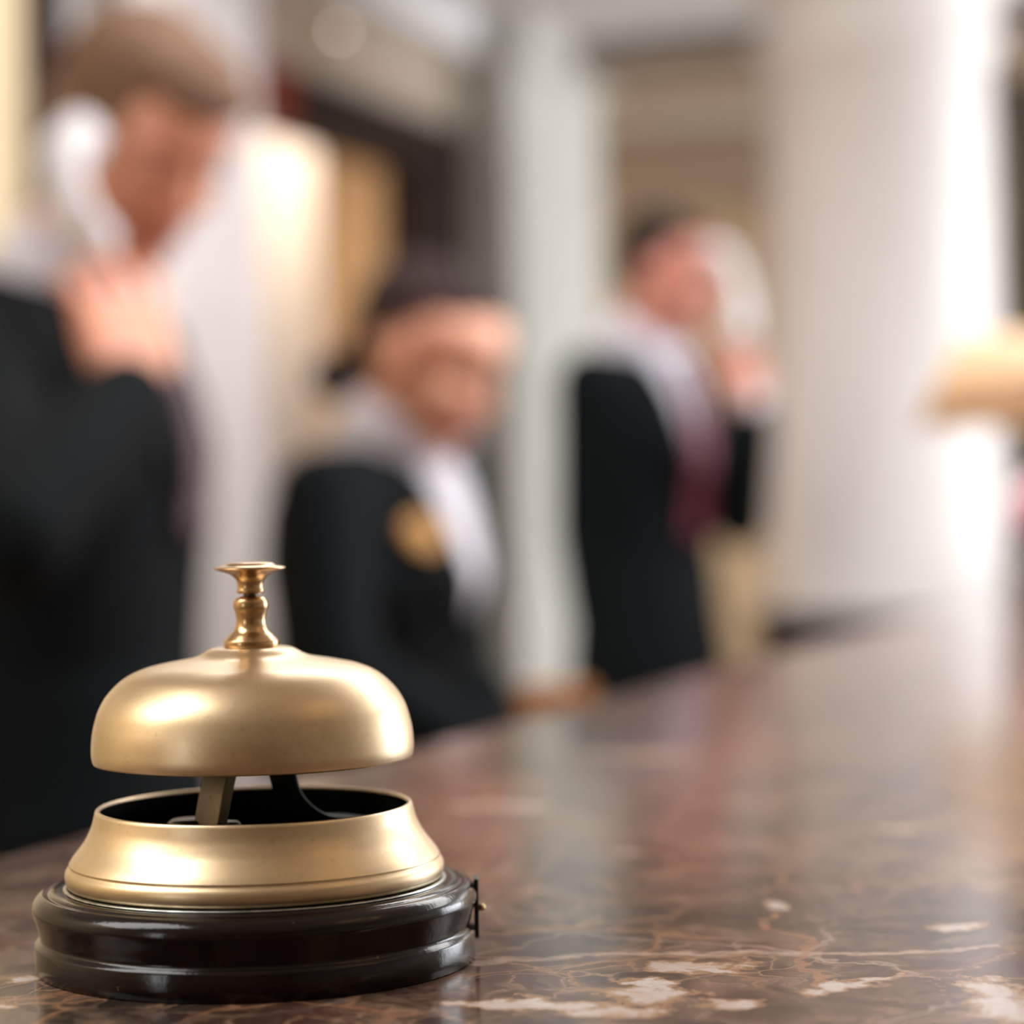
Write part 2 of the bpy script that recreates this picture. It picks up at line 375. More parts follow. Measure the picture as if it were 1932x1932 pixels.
def chain(bm, pts, radii):
    for i in range(len(pts) - 1): capsule(bm, pts[i], pts[i + 1], radii[i], radii[i + 1])
def ellipsoid(bm, mw, c, r, rot=None, u=24, v=16):
    res = bmesh.ops.create_uvsphere(bm, u_segments=u, v_segments=v, radius=1.0)
    e = Matrix.Translation(Vector(c)) @ (rot if rot is not None else Matrix.Identity(4)) @ Matrix.Diagonal((r[0], r[1], r[2], 1))
    for vt in res['verts']: vt.co = mw @ (e @ vt.co)
def loft(bm, rings, close=True):
    """rings: list of (center, xvec, yvec) with half sizes inside the vectors"""
    seg = 32; prev = None; first = None
    for c, xv, yv in rings:
        cur = []
        for i in range(seg):
            a = 2 * PI * i / seg; ca, sa = math.cos(a), math.sin(a)
            k = 0.86; ca = math.copysign(abs(ca) ** k, ca); sa = math.copysign(abs(sa) ** k, sa)
            cur.append(bm.verts.new(c + xv * ca + yv * sa))
        if prev:
            for i in range(seg):
                j = (i + 1) % seg; bm.faces.new((prev[i], prev[j], cur[j], cur[i]))
        else: first = cur
        prev = cur
    bm.faces.new(list(reversed(first))); bm.faces.new(prev)
def fuse(name, bm, mat, parent, voxel, smooth_it=4, fac=0.6):
    """merge overlapping shapes into one continuous skin"""
    bmesh.ops.recalc_face_normals(bm, faces=bm.faces)
    me = bpy.data.meshes.new('tmp'); bm.to_mesh(me); bm.free()
    t = bpy.data.objects.new('tmp', me); C.objects.link(t)
    r = t.modifiers.new('r', 'REMESH'); r.mode = 'VOXEL'; r.voxel_size = voxel; r.use_smooth_shade = True
    s = t.modifiers.new('s', 'SMOOTH'); s.iterations = smooth_it; s.factor = fac
    dg = bpy.context.evaluated_depsgraph_get()
    dg.update()
    m2 = bpy.data.meshes.new_from_object(t.evaluated_get(dg)); m2.name = name
    bpy.data.objects.remove(t); bpy.data.meshes.remove(me)
    return link(name, m2, mat, parent)

# ================================================================== STRUCTURE
def rbox(name, s0, s1, t0, t1, z0, z1, mat, bevel=0.0, parent=None):
    bm = bmesh.new(); box(bm, ((s0 + s1) / 2, (t0 + t1) / 2, (z0 + z1) / 2), (abs(s1 - s0), abs(t1 - t0), abs(z1 - z0)))
    return bm_obj(name, bm, mat, parent, smooth=False, mw=ROOM.copy(), bevel=bevel)
CEIL = 2.55; TW = 2.49
structure(rbox('floor', -4, 10.1, -4, 5.2, -0.1, 0, M['floor']))
structure(rbox('ceiling', -4, 10.1, -4, 5.2, CEIL, CEIL + 0.1, M['ceiling']))
structure(rbox('wall_back', 10, 10.12, -4, 5.2, 0, CEIL, M['tan_wall']))
# right wall and front wall with their window openings
def wall_with_window(name, mk, a0, a1, w0, w1, zs, zh):
    bm = bmesh.new()
    for (x0, x1, z0, z1) in ((a0, a1, 0, zs), (a0, a1, zh, CEIL), (a0, w0, zs, zh), (w1, a1, zs, zh)):
        mk(bm, x0, x1, z0, z1)
    return structure(bm_obj(name, bm, M['wall_white'], smooth=False, mw=ROOM.copy()))
wall_with_window('wall_right', lambda b, x0, x1, z0, z1: box(b, ((x0 + x1) / 2, -3.95, (z0 + z1) / 2), (x1 - x0, .12, z1 - z0)), -4, 10.1, 5.0, 9.6, .55, 2.45)
WF = wall_with_window('wall_front', lambda b, x0, x1, z0, z1: box(b, (-3.95, (x0 + x1) / 2, (z0 + z1) / 2), (.12, x1 - x0, z1 - z0)), -4, 5.2, 2.0, 4.6, .7, 2.4)
WF.data.materials[0] = M['panelling']
# window frames
def wframe(name, along, a0, a1, z0, z1, off, n):
    bm = bmesh.new()
    def bar(c0, c1, y0, y1):
        if along == 's': box(bm, ((c0 + c1) / 2, off, (y0 + y1) / 2), (c1 - c0, .06, y1 - y0))
        else: box(bm, (off, (c0 + c1) / 2, (y0 + y1) / 2), (.06, c1 - c0, y1 - y0))
    bar(a0, a1, z0, z0 + .05); bar(a0, a1, z1 - .05, z1)
    for i in range(n + 1):
        c = a0 + (a1 - a0) * i / n; bar(max(a0, c - .025), min(a1, c + .025), z0, z1)
    return structure(bm_obj(name, bm, M['wall_white'], smooth=False, mw=ROOM.copy()))
wframe('window_1', 's', 5.0, 9.6, .55, 2.45, -3.95, 4)
wframe('window_2', 't', 2.0, 4.6, .7, 2.4, -3.95, 2)

# left wall (behind the staff), with the dark-framed doorway  s 4.95..6.0
def s_at(px, t=TW):
    k = (px - 966) / F      # X/Y ; find s with point R(s,t) on that ray
    return t * (k * N.y - N.x) / (U.x - k * U.y)
sA = s_at(480); sB = s_at(770); sP0 = s_at(868); sP1 = s_at(1040)
DH = 2.09
bm = bmesh.new()
for (s0, s1, z0, z1) in ((s_at(120), sA, 0, CEIL), (sB + .02, sP1, 0, CEIL)):
    box(bm, ((s0 + s1) / 2, TW + .025, (z0 + z1) / 2), (s1 - s0, .05, z1 - z0))
structure(bm_obj('wall_left', bm, M['wall_white'], smooth=False, mw=ROOM.copy()))
structure(rbox('wall_over_door', sA - 0.2, sP0, TW - .012, TW + .045, DH + .15, CEIL, M['over_door']))
structure(rbox('wall_side', -4, s_at(60), TW, TW + .12, 0, CEIL, M['cream']))
structure(rbox('trim_2', sA - .6, sP0, TW - .10, TW, 2.44, CEIL, M['ceiling'], .01))
# second dark upright at the far left
structure(rbox('trim_1', s_at(62), s_at(122), TW - .03, TW + .1, 0, CEIL, M['mahogany'], .008))
# doorway casing: lintel and right post
dw = thing('door_1', 'dark mahogany door casing in the wall behind the staff', 'door', R(sB, TW, 0)); dw['kind'] = 'structure'
INV = Matrix.Translation(-dw.location)
def under(o, root):
    mw = o.matrix_world.copy(); o.parent = root; o.matrix_parent_inverse = Matrix.Identity(4)
    o.matrix_basis = Matrix.Translation(-root.location) @ mw if root.rotation_euler.z == 0 else (Matrix.Translation(root.location) @ Matrix.Rotation(root.rotation_euler.z, 4, 'Z')).inverted() @ mw
    return o
under(rbox('lintel', sA + .18, sP0, TW - .04, TW + .06, DH, DH + .15, M['mahogany'], .01), dw)
o = under(rbox('lintel_end', sA - .02, sA + .18, TW - .04, TW + .06, DH, DH + .15, M['red_wood'], .01), dw); o['label'] = 'redder wood at the near end of the lintel'
under(rbox('door_post', sB, sP0, TW - .04, TW + .06, 0, DH, M['mahogany'], .01), dw)
# pilaster
bm = bmesh.new()
box(bm, ((sP0 + sP1) / 2, TW - .06, CEIL / 2), (sP1 - sP0, .24, CEIL))
box(bm, ((sP0 + sP1) / 2, TW - .08, .06), (sP1 - sP0 + .04, .28, .12)); box(bm, ((sP0 + sP1) / 2, TW - .08, CEIL - .06), (sP1 - sP0 + .04, .28, .12))
structure(bm_obj('wall_pilaster', bm, M['pilaster'], smooth=False, mw=ROOM.copy(), bevel=.01))
# room beyond the doorway
structure(rbox('wall_beyond', 2.0, 7.2, 4.4, 4.5, 0, CEIL, M['tan_room']))
structure(rbox('wall_between', sP1, sP1 + .1, TW + .02, 5.1, 0, CEIL, M['tan_room']))
structure(rbox('wall_far_left', sP1, 10.1, 5.1, 5.2, 0, CEIL, M['tan_wall']))
structure(rbox('wall_inner', 2.0, 2.1, TW + .1, 4.5, 0, CEIL, M['cream']))

# ceiling beams and light panels over the back of the hall
bm = bmesh.new()
box(bm, (8.4, 3.0, CEIL - .01), (3.1, 5.8, .03))
structure(bm_obj('ceiling_panel', bm, M['pilaster'], smooth=False, mw=ROOM.copy()))
for i, (s0, s1) in enumerate(((6.72, 7.45), (8.35, 9.05), (9.65, 10.0))):
    structure(rbox('trim_%d' % (i + 3), s0, s1, .55 if i else .8, 5.1, CEIL - .10, CEIL - .02, M['taupe'], .01))

# big round white column behind the counter
cp = at(1672, 940, 5.5)
col = structure(bpy.data.objects.new('wall_column', None)); C.objects.link(col); col.location = (cp.x, cp.y, 0); col['label'] = 'thick round white column on a dark wooden plinth'
r0 = .262
bm_obj('shaft', lathe([(r0 + .02, .955), (r0 + .02, .975), (r0, .995), (r0 - .008, 1.6), (r0 - .014, 2.18), (r0 + .01, 2.2), (r0 + .01, 2.24), (r0 - .01, 2.25), (r0 + .0, 2.32), (r0 + .07, 2.42), (r0 + .1, 2.44), (r0 + .1, 2.55)], 64), M['column'], col)
bm_obj('plinth', lathe([(0, 0), (r0 + .05, 0), (r0 + .05, .1), (r0 + .03, .12), (r0 + .03, .905), (r0 + .045, .925), (r0 + .045, .95), (r0 + .02, .96), (0, .96)], 64), M['mahogany'], col)

# ================================================================== COUNTER
E0 = .444                       # back edge of the slab
ct = thing('reception_counter', 'long reception counter with a brown veined marble top', 'counter', R(0, 0, 0))
def cbox(name, s0, s1, t0, t1, z0, z1, mat, bevel=0.0):
    return under(rbox(name, s0, s1, t0, t1, z0, z1, mat, bevel), ct)
cbox('marble_top', -1.2, 6.2, -.30, E0, TOP - .03, TOP, M['marble'], .004)
cbox('cabinet_body', -1.15, 6.15, -.22, E0 - .06, .08, TOP - .03, M['mahogany'])
cbox('kickboard', -1.1, 6.1, -.18, E0 - .1, 0, .08, M['iron'])
cbox('desk_top', -1.1, 4.05, E0 - .06, E0 + .38, .87, .9, M['oak'], .004)
cbox('desk_panel', -1.1, 4.05, E0 + .30, E0 + .33, .0, .87, M['mahogany'])

# ================================================================== BELL
BC = on_top(486, 1811)
k = BC.y / F                      # metres per pixel at the bell
def prof(pts): return [(r * k, (1811 - y) * k) for r, y in pts]
bell = thing('reception_bell', 'brass domed service bell on round black wooden base', 'bell', (BC.x, BC.y, TOP))
B = M['brass']
bm_obj('wooden_base', lathe(prof([(0, 1811), (408, 1811), (412, 1808), (413, 1790), (413, 1762), (411.5, 1758), (406, 1754), (403, 1751), (402, 1747), (403.5, 1743)] +
       spline([(405, 1738), (409, 1722), (415, 1704), (416.5, 1695), (414, 1684), (407, 1674), (398, 1668)], 5) + [(392, 1667), (389, 1668.5), (386, 1667), (382, 1664), (368, 1663), (0, 1663)])), M['lacquer'], bell)
bm_obj('trim_ring', lathe(prof([(346, 1663), (358, 1663), (359, 1661), (357, 1659), (346, 1658)]), 96, True), M['steel'], bell)  # thin bright ring put in for the shell's reflection on the wood
sh = [(345, 1657), (351, 1656), (354, 1648), (355.5, 1638), (354.5, 1630), (351, 1624), (347, 1620.5), (346.5, 1617.5)]
sh += spline([(347.5, 1615.5), (340, 1604), (329, 1590), (318, 1575), (309.5, 1559), (304, 1546), (300.5, 1533), (298.5, 1524)], 6)
sh += [(297, 1519), (294, 1516.5), (290.5, 1517), (288.5, 1521)]
bm_obj('lower_shell', lathe(prof(sh)), B, bell)
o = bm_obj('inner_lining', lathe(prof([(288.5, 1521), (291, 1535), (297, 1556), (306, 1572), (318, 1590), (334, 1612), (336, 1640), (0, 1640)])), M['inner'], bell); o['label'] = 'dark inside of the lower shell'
dome = spline([(300, 1428), (302, 1418), (302.5, 1405), (300.5, 1380), (296, 1358), (287, 1330), (270, 1302), (240, 1274), (205, 1257.5), (170, 1249), (140, 1243.5), (115, 1239), (98, 1233), (85, 1225.5), (76, 1221.5), (66, 1220), (40, 1219)], 5)
dome = [(293, 1427), (296, 1431), (298.5, 1431)] + dome + [(0, 1219)]
inner = [(0, 1226), (60, 1227), (90, 1240), (160, 1256), (230, 1279), (265, 1308), (283, 1340), (291, 1375), (293, 1427)]
bm_obj('dome', lathe(prof(inner + dome[1:])), B, bell)
bm_obj('collar', lathe(prof([(0, 1220), (50, 1220), (51.5, 1218), (51.5, 1208), (50, 1205.5)] + spline([(48.5, 1204), (42, 1197), (34.5, 1190), (29.5, 1181), (27.5, 1170), (29, 1157), (32.2, 1146), (32.6, 1139), (30.5, 1131), (25, 1125.5), (16, 1123.5)], 5) + [(0, 1123.5)]), 64), M['brass_bright'], bell)
bm_obj('plunger_rod', lathe(prof([(0, 1130), (14, 1130), (14, 1112), (0, 1112)]), 32), M['brass_dark'], bell)
bm_obj('push_knob', lathe(prof([(0, 1118.5), (23.5, 1118.5), (25.5, 1116), (25.5, 1112), (24, 1110)] + spline([(24, 1104), (25, 1097), (29, 1090), (36, 1083.5), (46, 1079), (58, 1075.5)], 5) + [(66, 1073), (67.3, 1071.5), (66.5, 1069.8), (57, 1067), (49, 1065.5), (46, 1063), (44, 1061.3), (30, 1060), (0, 1059.5)]), 64), M['brass_bright'], bell)
# bracket arms that carry the dome
def plate(pts, w, th, yo, rot):
    """strip following (x,z) pts, width w across, thickness th"""
    bm = bmesh.new(); P = [Vector((p[0] * k, 0, (1811 - p[1]) * k)) for p in pts]; rings = []
    for i, p in enumerate(P):
        d = (P[min(i + 1, len(P) - 1)] - P[max(i - 1, 0)]).normalized(); nn = Vector((d.z, 0, -d.x)) * th * k / 2
        rings.append([bm.verts.new(p + nn + Vector((0, sy * w * k / 2, 0))) for sy in (-1, 1)] + [bm.verts.new(p - nn + Vector((0, sy * w * k / 2, 0))) for sy in (1, -1)])
    for a, b in zip(rings, rings[1:]):
        for i in range(4): bm.faces.new((a[i], a[(i + 1) % 4], b[(i + 1) % 4], b[i]))
    bm.faces.new(rings[0]); bm.faces.new(list(reversed(rings[-1])))
    mt = Matrix.Rotation(rot, 4, 'Z') @ Matrix.Translation((0, yo * k, 0))
    for v in bm.verts: v.co = mt @ v.co
    return bm
br = bm_obj('bracket', lathe(prof([(0, 1405), (62, 1405), (66, 1400), (66, 1388), (20, 1380), (16, 1340), (16, 1228), (0, 1228)]), 32), M['brass_dark'], bell)
bm_obj('bracket_arm', plate([(-58, 1396), (-70, 1440), (-84, 1490), (-100, 1556), (-106, 1592), (-130, 1604), (-175, 1606)], 84, 22, 0, math.radians(38)), M['brass_dark'], br, smooth=False, bevel=.0004)
bm_obj('bracket_arm', plate(spline([(48, 1396), (62, 1450), (78, 1500), (112, 1535), (160, 1556), (250, 1566)], 5), 84, 8, 0, math.radians(42)), M['iron'], br, smooth=False, bevel=.0003)
def nutscrew(x, y, r, top, name, mat):
    bm = lathe(prof([(0, 1640), (r, 1640), (r, top + 6), (r * .8, top), (0, top)]), 20)
    for v in bm.verts: v.co += Vector((x * k, y * k, 0))
    bm_obj(name, bm, mat, bell)
nutscrew(-118, -10, 46, 1541, 'screw', M['brass_dark']); nutscrew(-48, -20, 24, 1546, 'screw', M['steel'])
# dark strip with a small brass pin at the right of the base
bm = bmesh.new()
for i in range(6):
    a = math.radians(-2 + i * 1.1)
r_ = 416.5 * k
box(bm, (r_ - .0002, .004, (1811 - 1722) * k), (.0012, .008, 112 * k)); o = bm_obj('side_strip', bm, M['iron'], bell, smooth=False, bevel=.0003)
bm = lathe([(0, 0), (.0009, 0), (.0009, .0012), (.0004, .0016), (0, .0016)], 16)
for v in bm.verts: v.co = Matrix.Translation((r_ + .0004, .002, (1811 - 1722) * k)) @ Matrix.Rotation(PI / 2, 4, 'Y') @ v.co
bm_obj('pin', bm, M['pin'], o)

# ================================================================== PEOPLE
def hand(bm, wrist, fwd, nrm, side, curl=(35, 45, 30), s=1.0, spread=0.08, thumb_in=0.5):
    """palm frame: fwd = wrist to knuckles, nrm = out of the palm side, side=+1/-1 where the thumb is (along fwd x nrm)"""
    f = Vector(fwd).normalized(); n = (Vector(nrm) - f * Vector(nrm).dot(f)).normalized(); l = f.cross(n) * side
    W = Vector(wrist)
    for q in (-.5, -.17, .17, .5):
        chain(bm, [W + l * q * .03 * s, W + f * .045 * s + l * q * .062 * s, W + f * .088 * s + l * q * .076 * s], [.018 * s, .015 * s, .0125 * s])
    lens = [(.040, .024, .020), (.045, .028, .022), (.041, .026, .021), (.032, .020, .018)]
    for i, q in enumerate((.5, .17, -.17, -.5)):
        p = W + f * (.09 - (0.008 if i == 3 else 0)) * s + l * q * .078 * s; d = (f + l * q * spread * 2).normalized()
        pts = [p - f * .015 * s, p]; ang = 0
        for j, L in enumerate(lens[i]):
            ang += math.radians(curl[j] * (1 + .08 * i)); dd = d * math.cos(ang) + n * math.sin(ang)
            pts.append(pts[-1] + dd * L * s)
        chain(bm, pts, [.0105 * s, .0098 * s, .0088 * s, .0080 * s, .0070 * s])
    p = W + f * .02 * s + l * .022 * s
    d1 = (f * .75 + l * .65 + n * .35 * thumb_in).normalized(); d2 = (f * .9 + l * .1 + n * .5 * thumb_in).normalized()
    chain(bm, [p, p + d1 * .045 * s, p + d1 * .045 * s + d2 * .034 * s, p + d1 * .045 * s + d2 * .034 * s + (d2 - l * .25 + n * .2).normalized() * .024 * s], [.016 * s, .0125 * s, .0105 * s, .0085 * s])

def head_bm(bm, H, s=1.0, fem=False):
    E = lambda c, r, rot=None: ellipsoid(bm, H, [x * s for x in c], [x * s for x in r], rot)
    E((-.012, 0, .035), (.098, .077, .086)); E((.028, 0, -.02), (.066, .061 if not fem else .057, .085))
    E((.03, 0, -.062), (.05, .052 if not fem else .046, .045)); E((.066, 0, -.094), (.024, .026 if not fem else .02, .021))
    E((.052, 0, .045), (.05, .062, .05)); E((.083, 0, .030), (.014, .046, .010))
    for y in (-1, 1):
        E((.066, y * .036, -.022), (.026, .022, .022)); E((-.004, y * .077, -.006), (.018, .007, .031), Matrix.Rotation(y * .35, 4, 'Z'))
        E((.002, y * .074, -.03), (.010, .007, .012)); E((.08, y * .032, .008), (.013, .015, .009)); E((.101, y * .011, -.034), (.009, .008, .007))
    capsule(bm, H @ Vector((.09 * s, 0, .018 * s)), H @ Vector((.111 * s, 0, -.029 * s)), .0075 * s, .0105 * s)
    E((.092, 0, -.056), (.010, .022, .006)); E((.090, 0, -.068), (.010, .019, .007)); E((.084, 0, -.062), (.014, .026, .018))
def face_parts(body, H, s, skin_body, brow):
    me = body.data; me.materials.append(M['lip']); Hi = H.inverted()
    for p in me.polygons:
        c = Hi @ p.center / s
        if c.x > .088 and abs(c.y) < .023 and -.075 < c.z < -.050: p.material_index = 1
    for y in (-1, 1):
        bm = bmesh.new(); ellipsoid(bm, H, (.0835 * s, y * .032 * s, .007 * s), (.0115 * s, .0125 * s, .0062 * s)); e = bm_obj('eye', bm, M['eye'], body)
        bm = bmesh.new(); ellipsoid(bm, H, (.0945 * s, y * .031 * s, .005 * s), (.002 * s, .0048 * s, .0048 * s)); bm_obj('iris', bm, M['iris'], e)
        bm = bmesh.new(); capsule(bm, H @ Vector((.0965 * s, y * .016 * s, .026 * s)), H @ Vector((.088 * s, y * .046 * s, .029 * s)), .0035 * s, .0025 * s); bm_obj('eyebrow', bm, brow, body)

def person(label, P):
    """P: pelvis, neck, facing yaw, head matrix, arms"""
    s = P['s']; pel = P['pelvis']; neck = P['neck']; yaw = P['yaw']
    fw = Vector((math.cos(yaw), math.sin(yaw), 0)); lf = Vector((-fw.y, fw.x, 0))
    up = (neck - pel).normalized(); fr = (fw - up * fw.dot(up)).normalized(); lat = up.cross(fr)
    Ls = (neck - pel).length
    root = thing('person', label, 'person', (pel.x, pel.y, 0))
    inv = Matrix.Translation((-pel.x, -pel.y, 0))
    fem = P.get('fem', False)
    ringdef = [(-.16, .165, .115), (-.02, .172, .12), (.10, .155, .11), (.24, .145 if not fem else .125, .105), (.45, .160, .115), (.66, .178, .128 if not fem else .135), (.80, .178, .118), (.89, .155, .095), (.96, .10, .07), (1.03, .058, .055)]
    def torso(bm, off, h0=-9, h1=9):
        rr = [(h, w, d) for h, w, d in ringdef if h0 <= h <= h1]
        loft(bm, [(pel + up * (h * Ls) + fr * (0.0 if h < .8 else -.01), lat * (w * s + off), fr * (d * s + off)) for h, w, d in rr])
    shl = {}
    arms = {}
    for sd, key in ((1, 'L'), (-1, 'R')):
        sh_ = P.get('sh' + key) or (pel + up * (.85 * Ls) + lat * (sd * .172 * s))
        arms[key] = (sh_, P['el' + key], P['wr' + key])
    H = P['head']; hs = P.get('hs', 1.0)
    knees = []
    for sd in (1, -1):
        hip = pel + lf * sd * .09 * s - Vector((0, 0, .03)); foot = Vector((pel.x, pel.y, 0)) + lf * sd * .11 + fw * P.get('footf', 0) + Vector((0, 0, .085))
        kn = (hip + foot) / 2 + fw * .03; knees.append((hip, kn, foot))
    # body
    bm = bmesh.new(); torso(bm, -.020)
    chain(bm, [neck - up * .03, neck + up * .01, H @ Vector((-.02 * hs, 0, -.06 * hs)), H @ Vector((-.02 * hs, 0, 0))], [.062 * s, .056 * s, .053 * s, .055 * s])
    head_bm(bm, H, hs, fem)
    for key, (a, b, c) in arms.items():
        chain(bm, [pel + up * (.82 * Ls) + (a - pel - up * .82 * Ls) * .4, a, a.lerp(b, .5), b, b.lerp(c, .35), c], [.07 * s, .056 * s, .046 * s, .038 * s, .040 * s, .026 * s])
        hd = P['hand' + key]; hand(bm, c, hd['f'], hd['n'], hd['side'], hd.get('curl', (30, 40, 25)), s * .98, thumb_in=hd.get('th', .6))
    for hip, kn, ft in knees:
        chain(bm, [hip, kn, kn.lerp(ft, .35), ft], [.088 * s, .058 * s, .055 * s, .038 * s]); chain(bm, [ft - Vector((0, 0, .03)), ft + fw * .15 - Vector((0, 0, .05))], [.04, .028])
    body = under(fuse('body', bm, P['skin'], None, .0045, 3, .5), root)
    face_parts_root = body
    me = body.data
    Hb = inv @ H
    # (mesh data is still in world coordinates, parented through a translation)
    me.materials.append(M['lip']); Hi = H.inverted()
    for p in me.polygons:
        c = Hi @ p.center / hs
        if c.x > .088 and abs(c.y) < .022 and -.073 < c.z < -.051: p.material_index = 1
    def child(name, bm, mat, par=body, **kw):
        o = bm_obj(name, bm, mat, None, **kw); o.parent = par; o.matrix_parent_inverse = Matrix.Identity(4); o.matrix_basis = Matrix.Identity(4); return o
    for y in (-1, 1):
        bm = bmesh.new(); ellipsoid(bm, H, (.0835 * hs, y * .032 * hs, .007 * hs), (.0115 * hs, .0125 * hs, .0062 * hs)); e = child('eye', bm, M['iris'] if P.get('down') else M['eye'])
        bm = bmesh.new(); capsule(bm, H @ Vector((.0965 * hs, y * .016 * hs, .026 * hs)), H @ Vector((.088 * hs, y * .046 * hs, .029 * hs)), .0035 * hs, .0025 * hs); child('eyebrow', bm, P['brow'])
    # jacket
    def shell(bm):
        torso(bm, .012, -.3, .97)
        loft(bm, [(pel + up * (h * Ls), lat * w * s, fr * d * s) for h, w, d in ((-.24, .192, .145), (-.1, .188, .14), (.05, .178, .13), (.25, .165 if not fem else .145, .125))])
        for key, (a, b, c) in arms.items(): capsule(bm, pel + up * (.84 * Ls) + (a - pel - up * .84 * Ls) * .35, a.lerp(pel + up * .84 * Ls, .25), .076 * s, .070 * s)
    bm = bmesh.new(); shell(bm)
    tm = fuse('tmp_shell', bm, None, None, .008, 4, .6)
    bvh = BVHTree.FromPolygons([v.co.copy() for v in tm.data.vertices], [list(p.vertices) for p in tm.data.polygons])
    tmm = tm.data; bpy.data.objects.remove(tm); bpy.data.meshes.remove(tmm)
    bm = bmesh.new(); torso(bm, .014, -.3, .99)
    loft(bm, [(pel + up * (h * Ls), lat * w * s, fr * d * s) for h, w, d in ((-.24, .192, .145), (-.1, .188, .14), (.05, .178, .13), (.25, .165 if not fem else .145, .125))])
    for key, (a, b, c) in arms.items():
        chain(bm, [pel + up * (.84 * Ls) + (a - pel - up * .84 * Ls) * .35, a + up * .006, a.lerp(b, .5), b, b.lerp(c, .45), b.lerp(c, P.get('slv', .95))], [.076 * s, .070 * s, .062 * s, .056 * s, .052 * s, .044 * s])
    jk = fuse('suit_jacket', bm, M['suit'], None, .008, 4, .6)
    jk.parent = root; jk.matrix_basis = inv
    def jchild(o): o.parent = jk; o.matrix_basis = Matrix.Identity(4); return o
    def drape(name, f0, f1, h0, h1, off, th, mat, n=8, m_=14):
        """strip between lateral curves f0(h), f1(h) for h in h0..h1 pressed on the jacket front"""
        bm = bmesh.new(); rows = []
        for i in range(m_ + 1):
            h = h0 + (h1 - h0) * i / m_; row = []
            for j in range(n + 1):
                y = f0(h) + (f1(h) - f0(h)) * j / n
                o_ = pel + up * (h * Ls) + lat * y * s + fr * .5
                hit = bvh.ray_cast(o_, -fr, 1.0)[0]
                if hit is None: hit = pel + up * (h * Ls) + lat * y * s + fr * .08
                row.append(hit + fr * off)
            rows.append(row)
        V = [[bm.verts.new(c) for c in r] for r in rows]; Bk = [[bm.verts.new(c - fr * th) for c in r] for r in rows]
        for i in range(m_):
            for j in range(n):
                bm.faces.new((V[i][j], V[i][j + 1], V[i + 1][j + 1], V[i + 1][j])); bm.faces.new((Bk[i][j], Bk[i + 1][j], Bk[i + 1][j + 1], Bk[i][j + 1]))
        for i in range(m_):
            bm.faces.new((V[i][0], V[i + 1][0], Bk[i + 1][0], Bk[i][0])); bm.faces.new((V[i][n], Bk[i][n], Bk[i + 1][n], V[i + 1][n]))
        for j in range(n):
            bm.faces.new((V[0][j], Bk[0][j], Bk[0][j + 1], V[0][j + 1])); bm.faces.new((V[m_][j], V[m_][j + 1], Bk[m_][j + 1], Bk[m_][j]))
        return bm_obj(name, bm, mat)
    vb = P.get('vbot', .42); vt = .99; vw = P.get('vw', .075)
    fv = lambda h: vw * max(0, (h - vb) / (vt - vb)) ** .85
    jchild(drape('lapel', lambda h: fv(h) - .004, lambda h: fv(h) + .012 + .05 * math.sin(PI * min(1, max(0, (h - vb) / (.93 - vb)))) ** .8, vb, .93, .008, .010, M['suit']))
    jchild(drape('lapel', lambda h: -fv(h) - .012 - .05 * math.sin(PI * min(1, max(0, (h - vb) / (.93 - vb)))) ** .8, lambda h: -fv(h) + .004, vb, .93, .008, .010, M['suit']))
    o = drape('shirt', lambda h: -fv(h), fv, vb, vt, .005, .010, M['shirt']); o.parent = root; o.matrix_basis = inv; shirt = o
    # collar: two stiff leaves round the neck
    cu = (H @ Vector((-.02 * hs, 0, -.05 * hs)) - neck).normalized()
    cf = (fr - cu * fr.dot(cu)).normalized(); cl = cu.cross(cf)
    bm = bmesh.new(); seg = 36; rings = []
    ch = P.get('colh', .05)
    for (dz, ro, e) in ((-.07, .088, 1), (-.035, .080, 1), (ch * .4, .070, 1), (ch, .063, 1), (ch, .059, 0), (-.035, .062, 0), (-.07, .070, 0)):
        ring = []
        for i in range(seg):
            a = 2 * PI * i / seg; drop = .022 * max(0, math.cos(a)) ** 3
            ring.append(bm.verts.new(neck + (up if dz < -.05 else cu) * (dz * s - drop * s) + (cf * math.cos(a) * 1.04 + cl * math.sin(a)) * ro * s))
        rings.append(ring)
    for a, b in zip(rings, rings[1:] + rings[:1]):
        for i in range(seg): bm.faces.new((a[i], a[(i + 1) % seg], b[(i + 1) % seg], b[i]))
    o = bm_obj('collar', bm, M['shirt']); o.parent = shirt; o.matrix_basis = Matrix.Identity(4)
    if P.get('tie'):
        o = drape('tie', lambda h: -.006 - .032 * max(0, (vt - .04 - h) / (vt - vb)) ** .7 - .012 * (h > .93), lambda h: .006 + .032 * max(0, (vt - .04 - h) / (vt - vb)) ** .7 + .012 * (h > .93), vb - .02, vt - .03, .016, .012, P['tie'], 6, 18)
        o.parent = root; o.matrix_basis = inv
    # cuffs
    for key, (a, b, c) in arms.items():
        bm = bmesh.new(); chain(bm, [b.lerp(c, .88), b.lerp(c, P.get('cuff', 1.0))], [.036 * s, .033 * s]); o = bm_obj('shirt_cuff', bm, M['shirt']); o.parent = root; o.matrix_basis = inv
    # trousers and shoes
    bm = bmesh.new(); loft(bm, [(pel + Vector((0, 0, z)), lf * w * s, fw * d * s) for z, w, d in ((-.14, .17, .12), (0, .178, .125), (.08, .17, .12))])
    for hip, kn, ft in knees: chain(bm, [hip, kn, ft + Vector((0, 0, .02))], [.096 * s, .078 * s, .066 * s])
    o = fuse('trousers', bm, M['suit2'], None, .012, 3, .6); o.parent = root; o.matrix_basis = inv
